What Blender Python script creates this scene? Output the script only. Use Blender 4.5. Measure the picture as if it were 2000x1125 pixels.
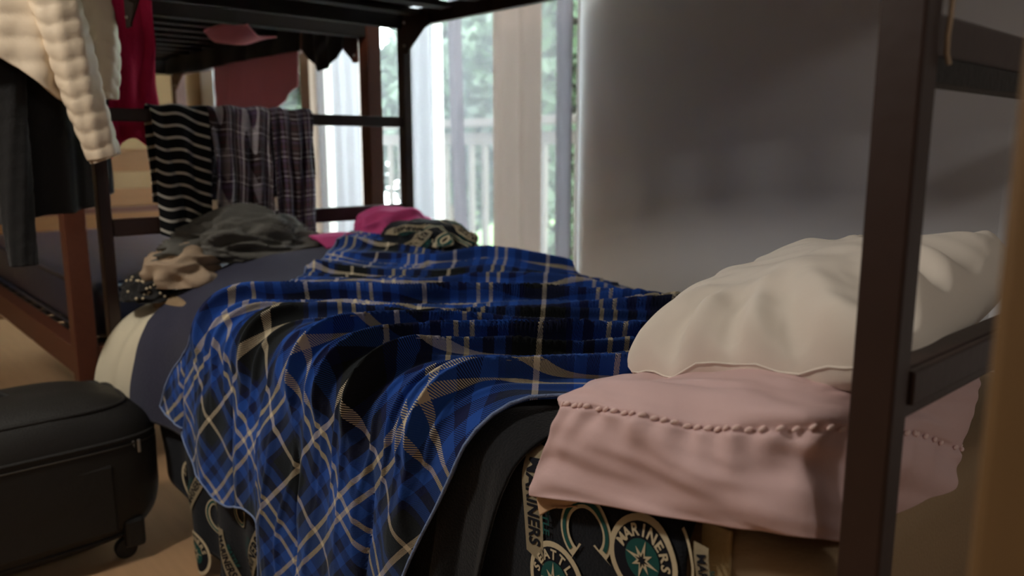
import bpy, bmesh, math, random
import numpy as np
from mathutils import Vector, Matrix, noise
# ---------------------------------------------------------------- reset
for o in list(bpy.data.objects): bpy.data.objects.remove(o)
sc = bpy.context.scene
col = sc.collection
PI = math.pi
# ---------------------------------------------------------------- camera
cam_d = bpy.data.cameras.new('camera'); cam = bpy.data.objects.new('camera', cam_d); col.objects.link(cam)
cam_d.sensor_width = 36.0; cam_d.lens = 36.0*1540/2000; cam_d.clip_start = 0.02
YAW, PITCH, CAM_H = math.radians(41.9), math.radians(10.0), 1.05
cam.location = (0, 0, CAM_H); cam.rotation_euler = (PI/2-PITCH, 0, -YAW)
cam_d.dof.use_dof = True; cam_d.dof.focus_distance = 1.15; cam_d.dof.aperture_fstop = 3.4
sc.camera = cam
# ---------------------------------------------------------------- view, world, lamps
vs = sc.view_settings
vs.view_transform = 'Standard'; vs.look = 'None'; vs.gamma = 1.0; vs.use_curve_mapping = False; vs.exposure = 0.0
world = bpy.data.worlds.new('overcast_sky'); sc.world = world; world.use_nodes = True
bg = world.node_tree.nodes['Background']; bg.inputs[0].default_value = (0.90, 0.96, 1.0, 1); bg.inputs[1].default_value = 16.0
LAMP_W, LAMP_C, LAMP_P = 62.0, (1.0, 0.94, 0.86), (-0.62, 1.70, 2.30)
HALL_W, HALL_C, HALL_P = 15.0, (1.0, 0.95, 0.88), (0.15, -1.45, 2.15)
FAR_W, FAR_C, FAR_P = 4.0, (1.0, 0.84, 0.66), (-0.70, 4.6, 2.26)
# ---------------------------------------------------------------- helpers
def link(o, parent=None):
    col.objects.link(o)
    if parent is not None: o.parent = parent
    return o
def tag(o, label, cat, group=None):
    o['label'] = label; o['category'] = cat
    if group: o['group'] = group
    return o
def struct(o): o['kind'] = 'structure'; return o
def empty(name, loc, label, cat, group=None, rz=0):
    o = bpy.data.objects.new(name, None); o.location = loc; o.rotation_euler = (0, 0, rz); o.empty_display_size = .05
    link(o); return tag(o, label, cat, group)
def to_local(o, parent):
    """the mesh was made in world coordinates: bring it under its parent without moving it"""
    if parent is not None:
        M = Matrix.LocRotScale(parent.location, parent.rotation_euler, parent.scale)
        p = parent.parent
        while p is not None:
            M = Matrix.LocRotScale(p.location, p.rotation_euler, p.scale) @ M; p = p.parent
        o.data.transform(M.inverted())
def obj(name, me, mat=None, parent=None, smooth=False, world_space=True):
    if isinstance(me, bmesh.types.BMesh):
        bm = me; me = bpy.data.meshes.new(name); bm.to_mesh(me); bm.free()
    o = bpy.data.objects.new(name, me)
    if mat is not None and not me.materials: me.materials.append(mat)
    if smooth: me.polygons.foreach_set('use_smooth', [True]*len(me.polygons))
    if world_space and parent is not None: to_local(o, parent)
    return link(o, parent)
def box(bm, lo, hi, bev=0.0, rot=None, seg=2):
    lo, hi = Vector(lo), Vector(hi); c = (lo+hi)/2; d = hi-lo
    r = bmesh.ops.create_cube(bm, size=1.0); vs_ = r['verts']
    bmesh.ops.scale(bm, vec=d, verts=vs_)
    if bev > 0:
        es = list({e for v in vs_ for e in v.link_edges})
        rb = bmesh.ops.bevel(bm, geom=es, offset=bev, segments=seg, affect='EDGES', profile=.5)
        vs_ = list({v for f in rb['faces'] for v in f.verts} | {v for v in vs_ if v.is_valid})
    if rot is not None: bmesh.ops.rotate(bm, cent=(0, 0, 0), matrix=rot, verts=vs_)
    bmesh.ops.translate(bm, vec=c, verts=vs_)
    return bm
def boxo(name, lo, hi, mat, parent=None, bev=0.003, rot=None, seg=2):
    return obj(name, box(bmesh.new(), lo, hi, bev, rot, seg), mat, parent)
def tube(bm, pts, rad, n=10, caps=True, squash=None):
    pts = [Vector(p) for p in pts]; rings = []
    if not hasattr(rad, '__len__'): rad = [rad]*len(pts)
    up = Vector((0, 0, 1))
    for i, p in enumerate(pts):
        t = (pts[min(i+1, len(pts)-1)]-pts[max(i-1, 0)]).normalized()
        a = t.cross(up if abs(t.z) < .95 else Vector((1, 0, 0))).normalized(); b = a.cross(t).normalized()
        rings.append([bm.verts.new(p+(a*math.cos(2*PI*k/n)*rad[i]+b*math.sin(2*PI*k/n)*rad[i]*(squash or 1))) for k in range(n)])
    for r0, r1 in zip(rings, rings[1:]):
        for k in range(n): bm.faces.new((r0[k], r0[(k+1) % n], r1[(k+1) % n], r1[k]))
    if caps: bm.faces.new(rings[0]); bm.faces.new(rings[-1][::-1])
    return bm
def tubeo(name, pts, rad, mat, parent=None, n=10, squash=None):
    o = obj(name, tube(bmesh.new(), pts, rad, n, True, squash), mat, parent, smooth=True); return o
def cr(p0, p1, p2, p3, t):
    return .5*((2*p1)+(-p0+p2)*t+(2*p0-5*p1+4*p2-p3)*t*t+(-p0+3*p1-3*p2+p3)*t**3)
def interp(ctrl, t):                        # Catmull-Rom along axis 0, t in [0,1]
    n = len(ctrl)-1; x = np.clip(t*n, 0, n-1e-9); i = int(x); f = x-i
    g = lambda k: ctrl[min(max(k, 0), n)]
    return cr(g(i-1), g(i), g(i+1), g(i+2), f)
def patch(ctrl, nu, nv):
    """bicubic surface through a grid of control points -> (nu,nv,3)"""
    c = np.array(ctrl, float)
    rows = np.array([interp(c, u) for u in np.linspace(0, 1, nu)])
    return np.array([interp(rows.swapaxes(0, 1), v) for v in np.linspace(0, 1, nv)]).swapaxes(0, 1)
def grid_mesh(name, P, UV=None, wrap=False, flip=False):
    nu, nv = P.shape[:2]; V = P.reshape(-1, 3)
    I = np.arange(nu*nv).reshape(nu, nv)
    if wrap: I = np.hstack([I, I[:, :1]])
    a, b, c, d = I[:-1, :-1], I[1:, :-1], I[1:, 1:], I[:-1, 1:]
    F = np.stack([a, d, c, b] if flip else [a, b, c, d], -1).reshape(-1, 4)
    me = bpy.data.meshes.new(name); me.from_pydata(V.tolist(), [], F.tolist())
    if UV is not None:
        uvl = me.uv_layers.new(name='UVMap'); li = np.empty(len(me.loops), np.int32); me.loops.foreach_get('vertex_index', li)
        uvl.data.foreach_set('uv', UV.reshape(-1, 2)[li].astype(np.float32).ravel())
    me.polygons.foreach_set('use_smooth', [True]*len(me.polygons)); me.update()
    return me
def cloth(name, P, mat, parent=None, UV=None, thick=0.004, wrap=False, flip=False, off=-1):
    o = obj(name, grid_mesh(name, P, UV, wrap, flip), mat, parent, smooth=True)
    if thick:
        m = o.modifiers.new('thickness', 'SOLIDIFY'); m.thickness = thick; m.offset = off
    return o
def nz(x, y, z=0.0, sc_=1.0): return noise.noise(Vector((x*sc_, y*sc_, z)))
def nzv(X, Y, seed, s):
    X, Y = np.broadcast_arrays(X, Y)
    return np.array([noise.noise(Vector((float(a)*s, float(b)*s, seed))) for a, b in zip(X.ravel(), Y.ravel())]).reshape(X.shape)
def sst(a, b, x):
    t = np.clip((x-a)/(b-a), 0, 1); return t*t*(3-2*t)
def normals(P):
    du = np.gradient(P, axis=0); dv = np.gradient(P, axis=1); n = np.cross(du, dv)
    return n/np.maximum(np.linalg.norm(n, axis=2, keepdims=True), 1e-9)
# ---------------------------------------------------------------- materials
def lin(c): return tuple((x/12.92 if x <= .04045 else ((x+.055)/1.055)**2.4) for x in [v/255 for v in c])
def M(name, rgb, rough=.7, metal=0, bump=0, bscale=40, var=0, vscale=6, sheen=0, spec=.5, coord='Object', stretch=(1, 1, 1)):
    m = bpy.data.materials.new(name); m.use_nodes = True; nt = m.node_tree; b = nt.nodes['Principled BSDF']
    rgb = lin(rgb); b.inputs['Base Color'].default_value = (*rgb, 1); b.inputs['Roughness'].default_value = rough
    b.inputs['Metallic'].default_value = metal; b.inputs['Specular IOR Level'].default_value = spec
    if sheen: b.inputs['Sheen Weight'].default_value = sheen; b.inputs['Sheen Roughness'].default_value = .5
    if bump or var:
        tc = nt.nodes.new('ShaderNodeTexCoord'); mp = nt.nodes.new('ShaderNodeMapping'); mp.inputs['Scale'].default_value = stretch
        nt.links.new(tc.outputs[coord], mp.inputs[0])
    if var:
        n = nt.nodes.new('ShaderNodeTexNoise'); n.inputs['Scale'].default_value = vscale; n.inputs['Detail'].default_value = 5
        mx = nt.nodes.new('ShaderNodeMix'); mx.data_type = 'RGBA'
        mx.inputs[6].default_value = (*[c*(1-var) for c in rgb], 1); mx.inputs[7].default_value = (*[min(1, c*(1+var)) for c in rgb], 1)
        nt.links.new(mp.outputs[0], n.inputs[0]); nt.links.new(n.outputs[0], mx.inputs[0]); nt.links.new(mx.outputs[2], b.inputs['Base Color'])
    if bump:
        n2 = nt.nodes.new('ShaderNodeTexNoise'); n2.inputs['Scale'].default_value = bscale; n2.inputs['Detail'].default_value = 4
        bp = nt.nodes.new('ShaderNodeBump'); bp.inputs['Strength'].default_value = bump; bp.inputs['Distance'].default_value = .01
        nt.links.new(mp.outputs[0], n2.inputs[0]); nt.links.new(n2.outputs[0], bp.inputs['Height']); nt.links.new(bp.outputs[0], b.inputs['Normal'])
    return m
def ramp_const(nt, stops):
    r = nt.nodes.new('ShaderNodeValToRGB'); cr_ = r.color_ramp; cr_.interpolation = 'CONSTANT'
    cr_.elements[0].position = stops[0][0]; cr_.elements[0].color = (*stops[0][1], 1)
    cr_.elements[1].position = stops[1][0]; cr_.elements[1].color = (*stops[1][1], 1)
    for p, c in stops[2:]:
        e = cr_.elements.new(p); e.color = (*c, 1)
    return r
def plaid(name, stops_u, stops_v, period, hatch=.0038, rough=.9, bump=.25):
    """woven check: warp and weft stripes show through each other along the twill diagonal (UV in metres)"""
    m = bpy.data.materials.new(name); m.use_nodes = True; nt = m.node_tree; L = nt.links; b = nt.nodes['Principled BSDF']
    b.inputs['Roughness'].default_value = rough; b.inputs['Specular IOR Level'].default_value = .15
    b.inputs['Sheen Weight'].default_value = .2; b.inputs['Sheen Roughness'].default_value = .45; b.inputs['Sheen Tint'].default_value = (.55, .75, 1, 1)
    uv = nt.nodes.new('ShaderNodeUVMap'); sp = nt.nodes.new('ShaderNodeSeparateXYZ'); L.new(uv.outputs[0], sp.inputs[0])
    def math_(op, a, v=None, bb=None):
        n = nt.nodes.new('ShaderNodeMath'); n.operation = op; L.new(a, n.inputs[0])
        if bb is not None: L.new(bb, n.inputs[1])
        elif v is not None: n.inputs[1].default_value = v
        return n.outputs[0]
    fu = math_('FRACT', math_('DIVIDE', sp.outputs[0], period)); fv = math_('FRACT', math_('DIVIDE', sp.outputs[1], period))
    ru = ramp_const(nt, stops_u); rv = ramp_const(nt, stops_v); L.new(fu, ru.inputs[0]); L.new(fv, rv.inputs[0])
    s = math_('ADD', sp.outputs[0], bb=sp.outputs[1]); h = math_('GREATER_THAN', math_('FRACT', math_('DIVIDE', s, hatch)), .5)
    mx = nt.nodes.new('ShaderNodeMix'); mx.data_type = 'RGBA'; L.new(h, mx.inputs[0]); L.new(ru.outputs[0], mx.inputs[6]); L.new(rv.outputs[0], mx.inputs[7])
    L.new(mx.outputs[2], b.inputs['Base Color'])
    n2 = nt.nodes.new('ShaderNodeTexNoise'); n2.inputs['Scale'].default_value = 350; L.new(uv.outputs[0], n2.inputs[0])
    bp = nt.nodes.new('ShaderNodeBump'); bp.inputs['Strength'].default_value = bump; bp.inputs['Distance'].default_value = .003
    L.new(n2.outputs[0], bp.inputs['Height']); L.new(bp.outputs[0], b.inputs['Normal'])
    return m
def see_through(name, rgb, clear, back=.7):
    m = bpy.data.materials.new(name); m.use_nodes = True; nt = m.node_tree; L = nt.links
    for n in list(nt.nodes): nt.nodes.remove(n)
    out = nt.nodes.new('ShaderNodeOutputMaterial'); t = nt.nodes.new('ShaderNodeBsdfTransparent')
    d = nt.nodes.new('ShaderNodeBsdfDiffuse'); tl = nt.nodes.new('ShaderNodeBsdfTranslucent'); c = (*lin(rgb), 1)
    d.inputs[0].default_value = c; tl.inputs[0].default_value = c
    a = nt.nodes.new('ShaderNodeMixShader'); a.inputs[0].default_value = back; L.new(d.outputs[0], a.inputs[1]); L.new(tl.outputs[0], a.inputs[2])
    e = nt.nodes.new('ShaderNodeMixShader'); e.inputs[0].default_value = clear; L.new(a.outputs[0], e.inputs[1]); L.new(t.outputs[0], e.inputs[2])
    L.new(e.outputs[0], out.inputs[0]); return m
def glass(name):
    m = bpy.data.materials.new(name); m.use_nodes = True; nt = m.node_tree; L = nt.links
    for n in list(nt.nodes): nt.nodes.remove(n)
    out = nt.nodes.new('ShaderNodeOutputMaterial'); t = nt.nodes.new('ShaderNodeBsdfTransparent'); g = nt.nodes.new('ShaderNodeBsdfGlossy')
    t.inputs[0].default_value = (.95, .98, .97, 1); g.inputs['Roughness'].default_value = .02
    e = nt.nodes.new('ShaderNodeMixShader'); e.inputs[0].default_value = .05; L.new(t.outputs[0], e.inputs[1]); L.new(g.outputs[0], e.inputs[2])
    L.new(e.outputs[0], out.inputs[0]); return m
def emit(name, rgb, s):
    m = bpy.data.materials.new(name); m.use_nodes = True; b = m.node_tree.nodes['Principled BSDF']
    b.inputs['Base Color'].default_value = (.9, .9, .85, 1); b.inputs['Emission Color'].default_value = (*rgb, 1); b.inputs['Emission Strength'].default_value = s
    return m

m_wall = M('painted_wall', (226, 227, 230), .85, bump=.08, bscale=90, var=.03)
m_far = M('tan_wall', (136, 108, 74), .85, bump=.06, bscale=90, var=.04)
m_back = M('grey_beige_wall', (120, 112, 104), .9, bump=.06, bscale=90, var=.03)
m_ceil = M('ceiling_paint', (172, 168, 160), .9, bump=.1, bscale=120)
m_floor = M('laminate_floor', (176, 140, 104), .45, var=.18, vscale=5, stretch=(8, .8, 1), bump=.03)
m_frame = M('brown_painted_steel', (46, 28, 22), .42, var=.12, vscale=14, bump=.04, bscale=60)
m_frame2 = M('reddish_brown_wood', (92, 50, 33), .45, var=.2, vscale=7, stretch=(12, 1.2, 12), bump=.05)
m_panel = M('honey_wood', (132, 88, 46), .5, var=.18, vscale=5, stretch=(1.2, 1, 14))
m_slat = M('dark_slat', (34, 27, 22), .7, var=.15)
m_bolt = M('zinc_bolt', (190, 188, 182), .35, metal=.8, var=.05)
m_honey = M('honey_door_wood', (118, 90, 56), .5, var=.15, vscale=5, stretch=(14, 14, 1))
m_white_trim = M('white_vinyl', (225, 222, 214), .5, var=.02)
m_tan_frame = M('taupe_door_frame', (150, 128, 112), .55, var=.05)
m_glass = glass('window_glass')
m_sheer = see_through('sheer_white_voile', (160, 160, 168), .76, .7)
m_curt_w = see_through('white_curtain_cloth', (176, 176, 184), .03, .5)
m_curt_t = see_through('taupe_curtain_cloth', (164, 146, 138), .01, .22)
m_curt_g = see_through('grey_curtain_cloth', (160, 156, 166), .02, .26)
m_matt = M('tan_mattress_ticking', (150, 126, 96), .85, bump=.15, bscale=220, var=.06)
m_pipe = M('pale_mattress_tape', (176, 152, 108), .8, bump=.2, bscale=300, var=.1)
m_vinyl = M('blue_mattress_vinyl', (38, 44, 64), .38, var=.15, vscale=9, bump=.15, bscale=14)
m_dark = M('black_cloth', (20, 19, 19), .9, bump=.2, bscale=120, var=.2, sheen=.1)
m_navy = M('navy_fleece', (49, 50, 70), .95, bump=.35, bscale=240, var=.12, vscale=12, sheen=.15, spec=.2)
m_black = M('black_fleece', (26, 27, 30), .95, bump=.3, bscale=260, var=.15, sheen=.12, spec=.2)
m_cream = M('cream_sheet', (214, 204, 178), .85, bump=.1, bscale=160, var=.05)
m_pink = M('pink_cotton', (216, 184, 183), .8, bump=.12, bscale=28, var=.05, vscale=9)
m_pinkin = M('cream_lining', (216, 178, 140), .8, bump=.1, var=.04)
m_edge = M('pale_blue_edging', (120, 138, 176), .9, bump=.4, bscale=300, var=.3, vscale=120)
m_stitch = M('pale_pink_stitching', (236, 206, 200), .7, bump=.2, bscale=300, var=.04)
m_pillow = M('white_pillowcase', (226, 216, 204), .8, bump=.10, bscale=22, var=.03)
m_print = M('dark_printed_fleece', (24, 27, 33), .95, bump=.3, bscale=260, var=.12, sheen=.08, spec=.2)
m_ivory = M('ivory_print', (196, 182, 152), .9, var=.06, vscale=60, spec=.2)
m_teal = M('teal_print', (30, 78, 74), .9, var=.1, vscale=60, spec=.2)
m_ink = M('dark_ink_print', (22, 24, 32), .9, var=.1, vscale=60, spec=.2)
m_suit = M('black_nylon', (27, 25, 22), .62, bump=.25, bscale=300, var=.12)
m_suit2 = M('black_webbing', (30, 28, 26), .7, bump=.3, bscale=200, var=.1)
m_rubber = M('black_rubber', (22, 22, 22), .6, var=.1)
m_quilt = M('ivory_quilted_nylon', (224, 206, 180), .55, bump=.15, bscale=45, var=.05)
m_quilt_in = M('cream_lining_cloth', (190, 172, 150), .8, bump=.1, var=.05)
m_crimson = M('crimson_knit', (198, 18, 78), .85, bump=.3, bscale=90, var=.18)
m_maroon = see_through('maroon_towel', (188, 136, 138), 0.0, .3)
m_fuchsia = M('fuchsia_cloth', (196, 70, 128), .8, bump=.15, bscale=60, var=.12)
m_rose = M('dusty_rose_cloth', (176, 98, 104), .85, bump=.2, bscale=60, var=.1)
m_grey = M('charcoal_knit', (96, 94, 88), .9, bump=.3, bscale=90, var=.25, vscale=12)
m_beige = M('beige_cotton', (168, 146, 122), .85, bump=.2, bscale=50, var=.1)
m_leaf = [M('leaf_green_%d' % i, c, .6, var=.3, vscale=3) for i, c in enumerate([(50, 70, 50), (60, 80, 56), (44, 62, 46)])]
m_bark = M('bark', (96, 78, 62), .9, bump=.4, bscale=30, var=.2)
m_deck = M('weathered_deck_wood', (92, 84, 78), .8, var=.15, vscale=5, stretch=(1, 8, 8))
m_grass = M('lawn', (110, 140, 84), .95, var=.3, vscale=6)
m_metal = M('zipper_metal', (84, 80, 74), .45, metal=.6, var=.05)

BLUE, BLK, NVY, CRM, MID = lin((34, 74, 154)), lin((24, 26, 26)), lin((22, 28, 66)), lin((205, 192, 164)), lin((40, 80, 158))
st = [(0, CRM), (.018, BLK), (.17, NVY), (.21, BLUE), (.28, NVY), (.35, BLUE), (.43, CRM), (.464, MID), (.536, CRM), (.57, BLUE), (.65, NVY), (.72, BLUE), (.79, NVY), (.83, BLK), (.982, CRM)]
m_plaid = plaid('blue_tartan_fleece', st, st, .262, .0023)
PUR, GRY, WHT, BRN = lin((92, 76, 100)), lin((158, 150, 156)), lin((226, 220, 224)), lin((62, 50, 50))
st2 = [(0, BRN), (.10, WHT), (.24, BRN), (.36, GRY), (.50, PUR), (.60, WHT), (.72, BRN), (.86, GRY), (.95, BRN)]
st3 = [(0, BRN), (.15, GRY), (.20, BRN), (.40, lin((92, 40, 48))), (.46, BRN), (.66, PUR), (.78, BRN), (.9, WHT), (.94, BRN)]
m_shirt1 = plaid('mauve_check_flannel', st2, st3, .075, .003)
st4 = [(0, PUR), (.18, BRN), (.34, GRY), (.42, BRN), (.55, PUR), (.7, WHT), (.75, BRN)]
m_shirt2 = plaid('purple_check_flannel', st4, st3, .06, .003)
SB, SW = lin((20, 20, 20)), lin((196, 192, 180))
m_stripe = plaid('black_white_stripes', [(0, SB), (.5, SB)], [(0, SB), (.76, SW)], .032, 1e-7)
# stripes need only the weft: a tiny hatch mixes both, so drive the mix from the weft alone
for n in m_stripe.node_tree.nodes:
    if n.type == 'MIX':
        for l in list(n.inputs[0].links): m_stripe.node_tree.links.remove(l)
        n.inputs[0].default_value = 1.0
# ================================================================ STRUCTURE
XW, XG, YF = 1.70, 2.26, 5.75                # bed-side wall, glass plane, far wall
CEIL = 2.45
struct(boxo('floor', (-2.3, -2.0, -.06), (XG+.15, YF+.1, 0), m_floor, bev=0))
struct(boxo('ceiling', (-2.3, -2.0, CEIL), (XG+.3, YF+.1, CEIL+.08), m_ceil, bev=0))
# bed-side wall: flat, then an invented outward curve that makes window light grade along it
def wall_curve():
    R = 2.4; cx, cy = XW+R, .60
    pts = [(XW, -2.0), (XW, -1.0), (XW, 0), (XW, .3), (XW, .5)]
    pts += [(cx-R*math.cos(t), cy+R*math.sin(t)) for t in np.linspace(0, math.radians(39), 40)]
    pts += [(XG+.30, pts[-1][1]), (XG+.30, -2.0)]
    bm = bmesh.new()
    lo = [bm.verts.new((x, y, 0)) for x, y in pts]; hi = [bm.verts.new((x, y, CEIL)) for x, y in pts]
    n = len(pts)
    for i in range(n):
        f = bm.faces.new((lo[i], lo[(i+1) % n], hi[(i+1) % n], hi[i])); f.smooth = 4 <= i < 43
    bm.faces.new(lo); bm.faces.new(hi[::-1])
    bmesh.ops.recalc_face_normals(bm, faces=bm.faces)
    return bm
struct(obj('wall_right', wall_curve(), m_wall))
w2 = boxo('wall_right_above', (XG-.06, 2.11, 2.12), (XG+.30, YF, CEIL), m_wall, bev=0); w2.name = 'wall_lintel'; struct(w2)
struct(boxo('wall_pier', (XG-.06, 4.16, 0), (XG+.30, 4.27, 2.12), m_tan_frame, bev=.004))
struct(boxo('wall_sill', (XG-.06, 4.27, 0), (XG+.30, YF, .80), m_wall, bev=0))
struct(boxo('wall_end', (XG-.06, 5.52, .8), (XG+.30, YF, 2.12), m_wall, bev=0))
struct(boxo('wall_far', (-2.3, YF, 0), (XG+.3, YF+.1, CEIL), m_far, bev=0))
struct(boxo('wall_left', (-2.4, -2.0, 0), (-2.3, YF+.1, CEIL), m_back, bev=0))
struct(boxo('wall_back', (-2.3, -2.1, 0), (XG+.3, -2.0, CEIL), m_back, bev=0))
# honey wood door casing that closes the end of the head wall, right beside the lens
t1 = struct(boxo('trim_1', (.405, -.035, 0), (.475, .118, 2.1), m_honey, bev=.006))
boxo('casing_stop', (.398, .02, 0), (.405, .06, 2.1), m_honey, t1, bev=.002)
struct(boxo('baseboard_right', (XW-.014, -1.9, 0), (XW, .6, .09), m_white_trim, bev=.003))
struct(boxo('baseboard_far', (-2.3, YF-.014, 0), (XG-.06, YF, .09), m_honey, bev=.003))
# sliding glass door and the window past the pier
w = struct(boxo('window_1', (XG, 2.11, .0), (XG+.07, 4.16, .07), m_white_trim, bev=.004))
for nm, lo, hi in [('head_rail', (XG, 2.11, 2.06), (XG+.07, 4.16, 2.12)), ('jamb', (XG, 2.11, .07), (XG+.07, 2.15, 2.06)), ('jamb', (XG, 4.10, .07), (XG+.07, 4.16, 2.06)),
                   ('meeting_stile', (XG+.005, 3.08, .07), (XG+.065, 3.17, 2.06)), ('bottom_rail', (XG+.01, 2.15, .07), (XG+.05, 4.10, .16))]:
    boxo(nm, lo, hi, m_white_trim, w, bev=.004)
boxo('pane', (XG+.024, 2.15, .16), (XG+.030, 3.08, 2.06), m_glass, w, bev=0)
boxo('pane', (XG+.044, 3.17, .16), (XG+.050, 4.10, 2.06), m_glass, w, bev=0)
w = struct(boxo('window_2', (XG, 4.27, .80), (XG+.07, 5.52, .86), m_white_trim, bev=.004))
for nm, lo, hi in [('head_rail', (XG, 4.27, 2.06), (XG+.07, 5.52, 2.12)), ('jamb', (XG, 4.27, .86), (XG+.07, 4.32, 2.06)), ('jamb', (XG, 5.47, .86), (XG+.07, 5.52, 2.06)), ('mullion', (XG+.005, 4.87, .86), (XG+.065, 4.92, 2.06))]:
    boxo(nm, lo, hi, m_white_trim, w, bev=.004)
boxo('pane', (XG+.03, 4.32, .86), (XG+.036, 4.87, 2.06), m_glass, w, bev=0)
boxo('pane', (XG+.03, 4.92, .86), (XG+.036, 5.47, 2.06), m_glass, w, bev=0)
# ceiling lamp (out of frame, above the aisle) and a hall lamp behind the doorway
def ceiling_lamp(loc, W, C, label, power_r=.10):
    e = empty('ceiling_lamp', (loc[0], loc[1], CEIL), label, 'lamp')
    bm = bmesh.new(); bmesh.ops.create_cone(bm, cap_ends=True, segments=32, radius1=.16, radius2=.15, depth=.03, matrix=Matrix.Translation((loc[0], loc[1], CEIL-.015)))
    obj('ceiling_plate', bm, m_white_trim, e, smooth=False)
    bm = bmesh.new(); tube(bm, [(loc[0], loc[1], CEIL-.03), (loc[0], loc[1], loc[2]+.07)], .02, 12); obj('stem', bm, m_white_trim, e)
    bm = bmesh.new(); bmesh.ops.create_uvsphere(bm, u_segments=20, v_segments=12, radius=.045, matrix=Matrix.Translation((loc[0], loc[1], loc[2]+.03)))
    obj('bulb', bm, emit('bulb_glow', C, 3.0), e, smooth=True)
    ld = bpy.data.lights.new('lamp_light', 'POINT'); ld.energy = W; ld.color = C; ld.shadow_soft_size = power_r
    lo = bpy.data.objects.new('lamp_light', ld); lo.location = (loc[0], loc[1], loc[2]-.12); col.objects.link(lo)
ceiling_lamp(LAMP_P, LAMP_W, LAMP_C, 'bare bulb ceiling lamp with round white plate above the aisle')
ceiling_lamp(HALL_P, HALL_W, HALL_C, 'bare bulb ceiling lamp near the doorway behind the camera')
ceiling_lamp(FAR_P, FAR_W, FAR_C, 'unseen bare bulb lamp added to light the far end of the aisle')  # added lamp with no known source, brightens the far floor and wall
# ================================================================ OUTDOORS
struct(boxo('ground_outside', (XG+.3, -6, -.5), (16, 18, -.4), m_grass, bev=0))
dk = struct(boxo('floor_deck', (XG+.3, 1.2, -.16), (3.62, 8.2, -.12), m_deck, bev=0))
for i in range(9):
    x0 = XG+.31+i*.144; boxo('plank', (x0, 1.2, -.12), (x0+.136, 8.2, -.09), m_deck, dk, bev=.003)
fe = empty('deck_railing', (3.5, 4.7, -.09), 'weathered wooden deck railing with upright balusters outside the glass door', 'railing')
boxo('handrail', (3.43, 1.3, 1.20), (3.57, 8.1, 1.25), m_deck, fe, bev=.004)
boxo('rail', (3.48, 1.3, 1.08), (3.52, 8.1, 1.16), m_deck, fe, bev=.003)
boxo('rail', (3.48, 1.3, .02), (3.52, 8.1, .10), m_deck, fe, bev=.003)
bal = None
for i in range(46):
    y = 1.42+i*.145
    if i % 12 == 0: boxo('post', (3.46, y-.045, -.12), (3.55, y+.045, 1.20), m_deck, fe, bev=.004); continue
    if bal is None: bal = boxo('baluster', (3.485, y-.019, .10), (3.515, y+.019, 1.08), m_deck, fe, bev=.002); y00 = y
    else:
        c = bal.copy(); col.objects.link(c); c.location.y = bal.location.y+(y-y00)
def tree(loc, h, r, n, mi, seed, label, trunk_h):
    rnd = random.Random(seed); e = empty('tree', loc, label, 'tree', 'trees beyond the deck')
    bx_, by_, bz_ = loc
    tubeo('trunk', [(bx_, by_, bz_), (bx_+.06, by_+.03, bz_+trunk_h*.5), (bx_, by_, bz_+h*.85)], [.13, .10, .03], m_bark, e)
    V, F = [], []
    blobs = [(rnd.uniform(-.6, .6)*r, rnd.uniform(-.6, .6)*r, trunk_h+rnd.uniform(0, 1)*(h-trunk_h), rnd.uniform(.35, .6)*r) for _ in range(16)]
    for i in range(n):
        b = rnd.choice(blobs); d = Vector((rnd.gauss(0, 1), rnd.gauss(0, 1), rnd.gauss(0, 1))).normalized()*b[3]*rnd.uniform(.75, 1.05)
        p = Vector((bx_+b[0], by_+b[1], bz_+b[2]))+d
        a = Vector((rnd.gauss(0, 1), rnd.gauss(0, 1), rnd.gauss(0, .6))).normalized(); c = a.cross(Vector((rnd.gauss(0, 1), rnd.gauss(0, 1), rnd.gauss(0, 1)))).normalized()
        L_, W_ = rnd.uniform(.09, .16), rnd.uniform(.04, .065); k = len(V)
        V += [p-a*L_, p+c*W_-a*.1*L_, p+a*L_, p-c*W_-a*.1*L_]; F.append((k, k+1, k+2, k+3))
    me = bpy.data.meshes.new('foliage'); me.from_pydata(V, [], F); o = obj('foliage', me, m_leaf[mi], e); o['kind'] = 'stuff'
tree((6.2, 5.6, -.4), 3.0, 1.3, 11000, 1, 1, 'pale green leafy tree straight behind the deck railing', .7)
tree((6.6, 8.6, -.4), 3.2, 1.5, 11000, 0, 2, 'mid green leafy tree seen past the leftmost curtain fold', .6)
tree((4.9, 11.2, -.4), 3.3, 1.4, 11000, 2, 3, 'darker green tree far to the left beyond the deck, behind the maroon towel', .6)
tree((9.8, 11.2, -.4), 4.2, 1.7, 11000, 0, 4, 'tall tree farthest back behind the deck', .8)
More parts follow.
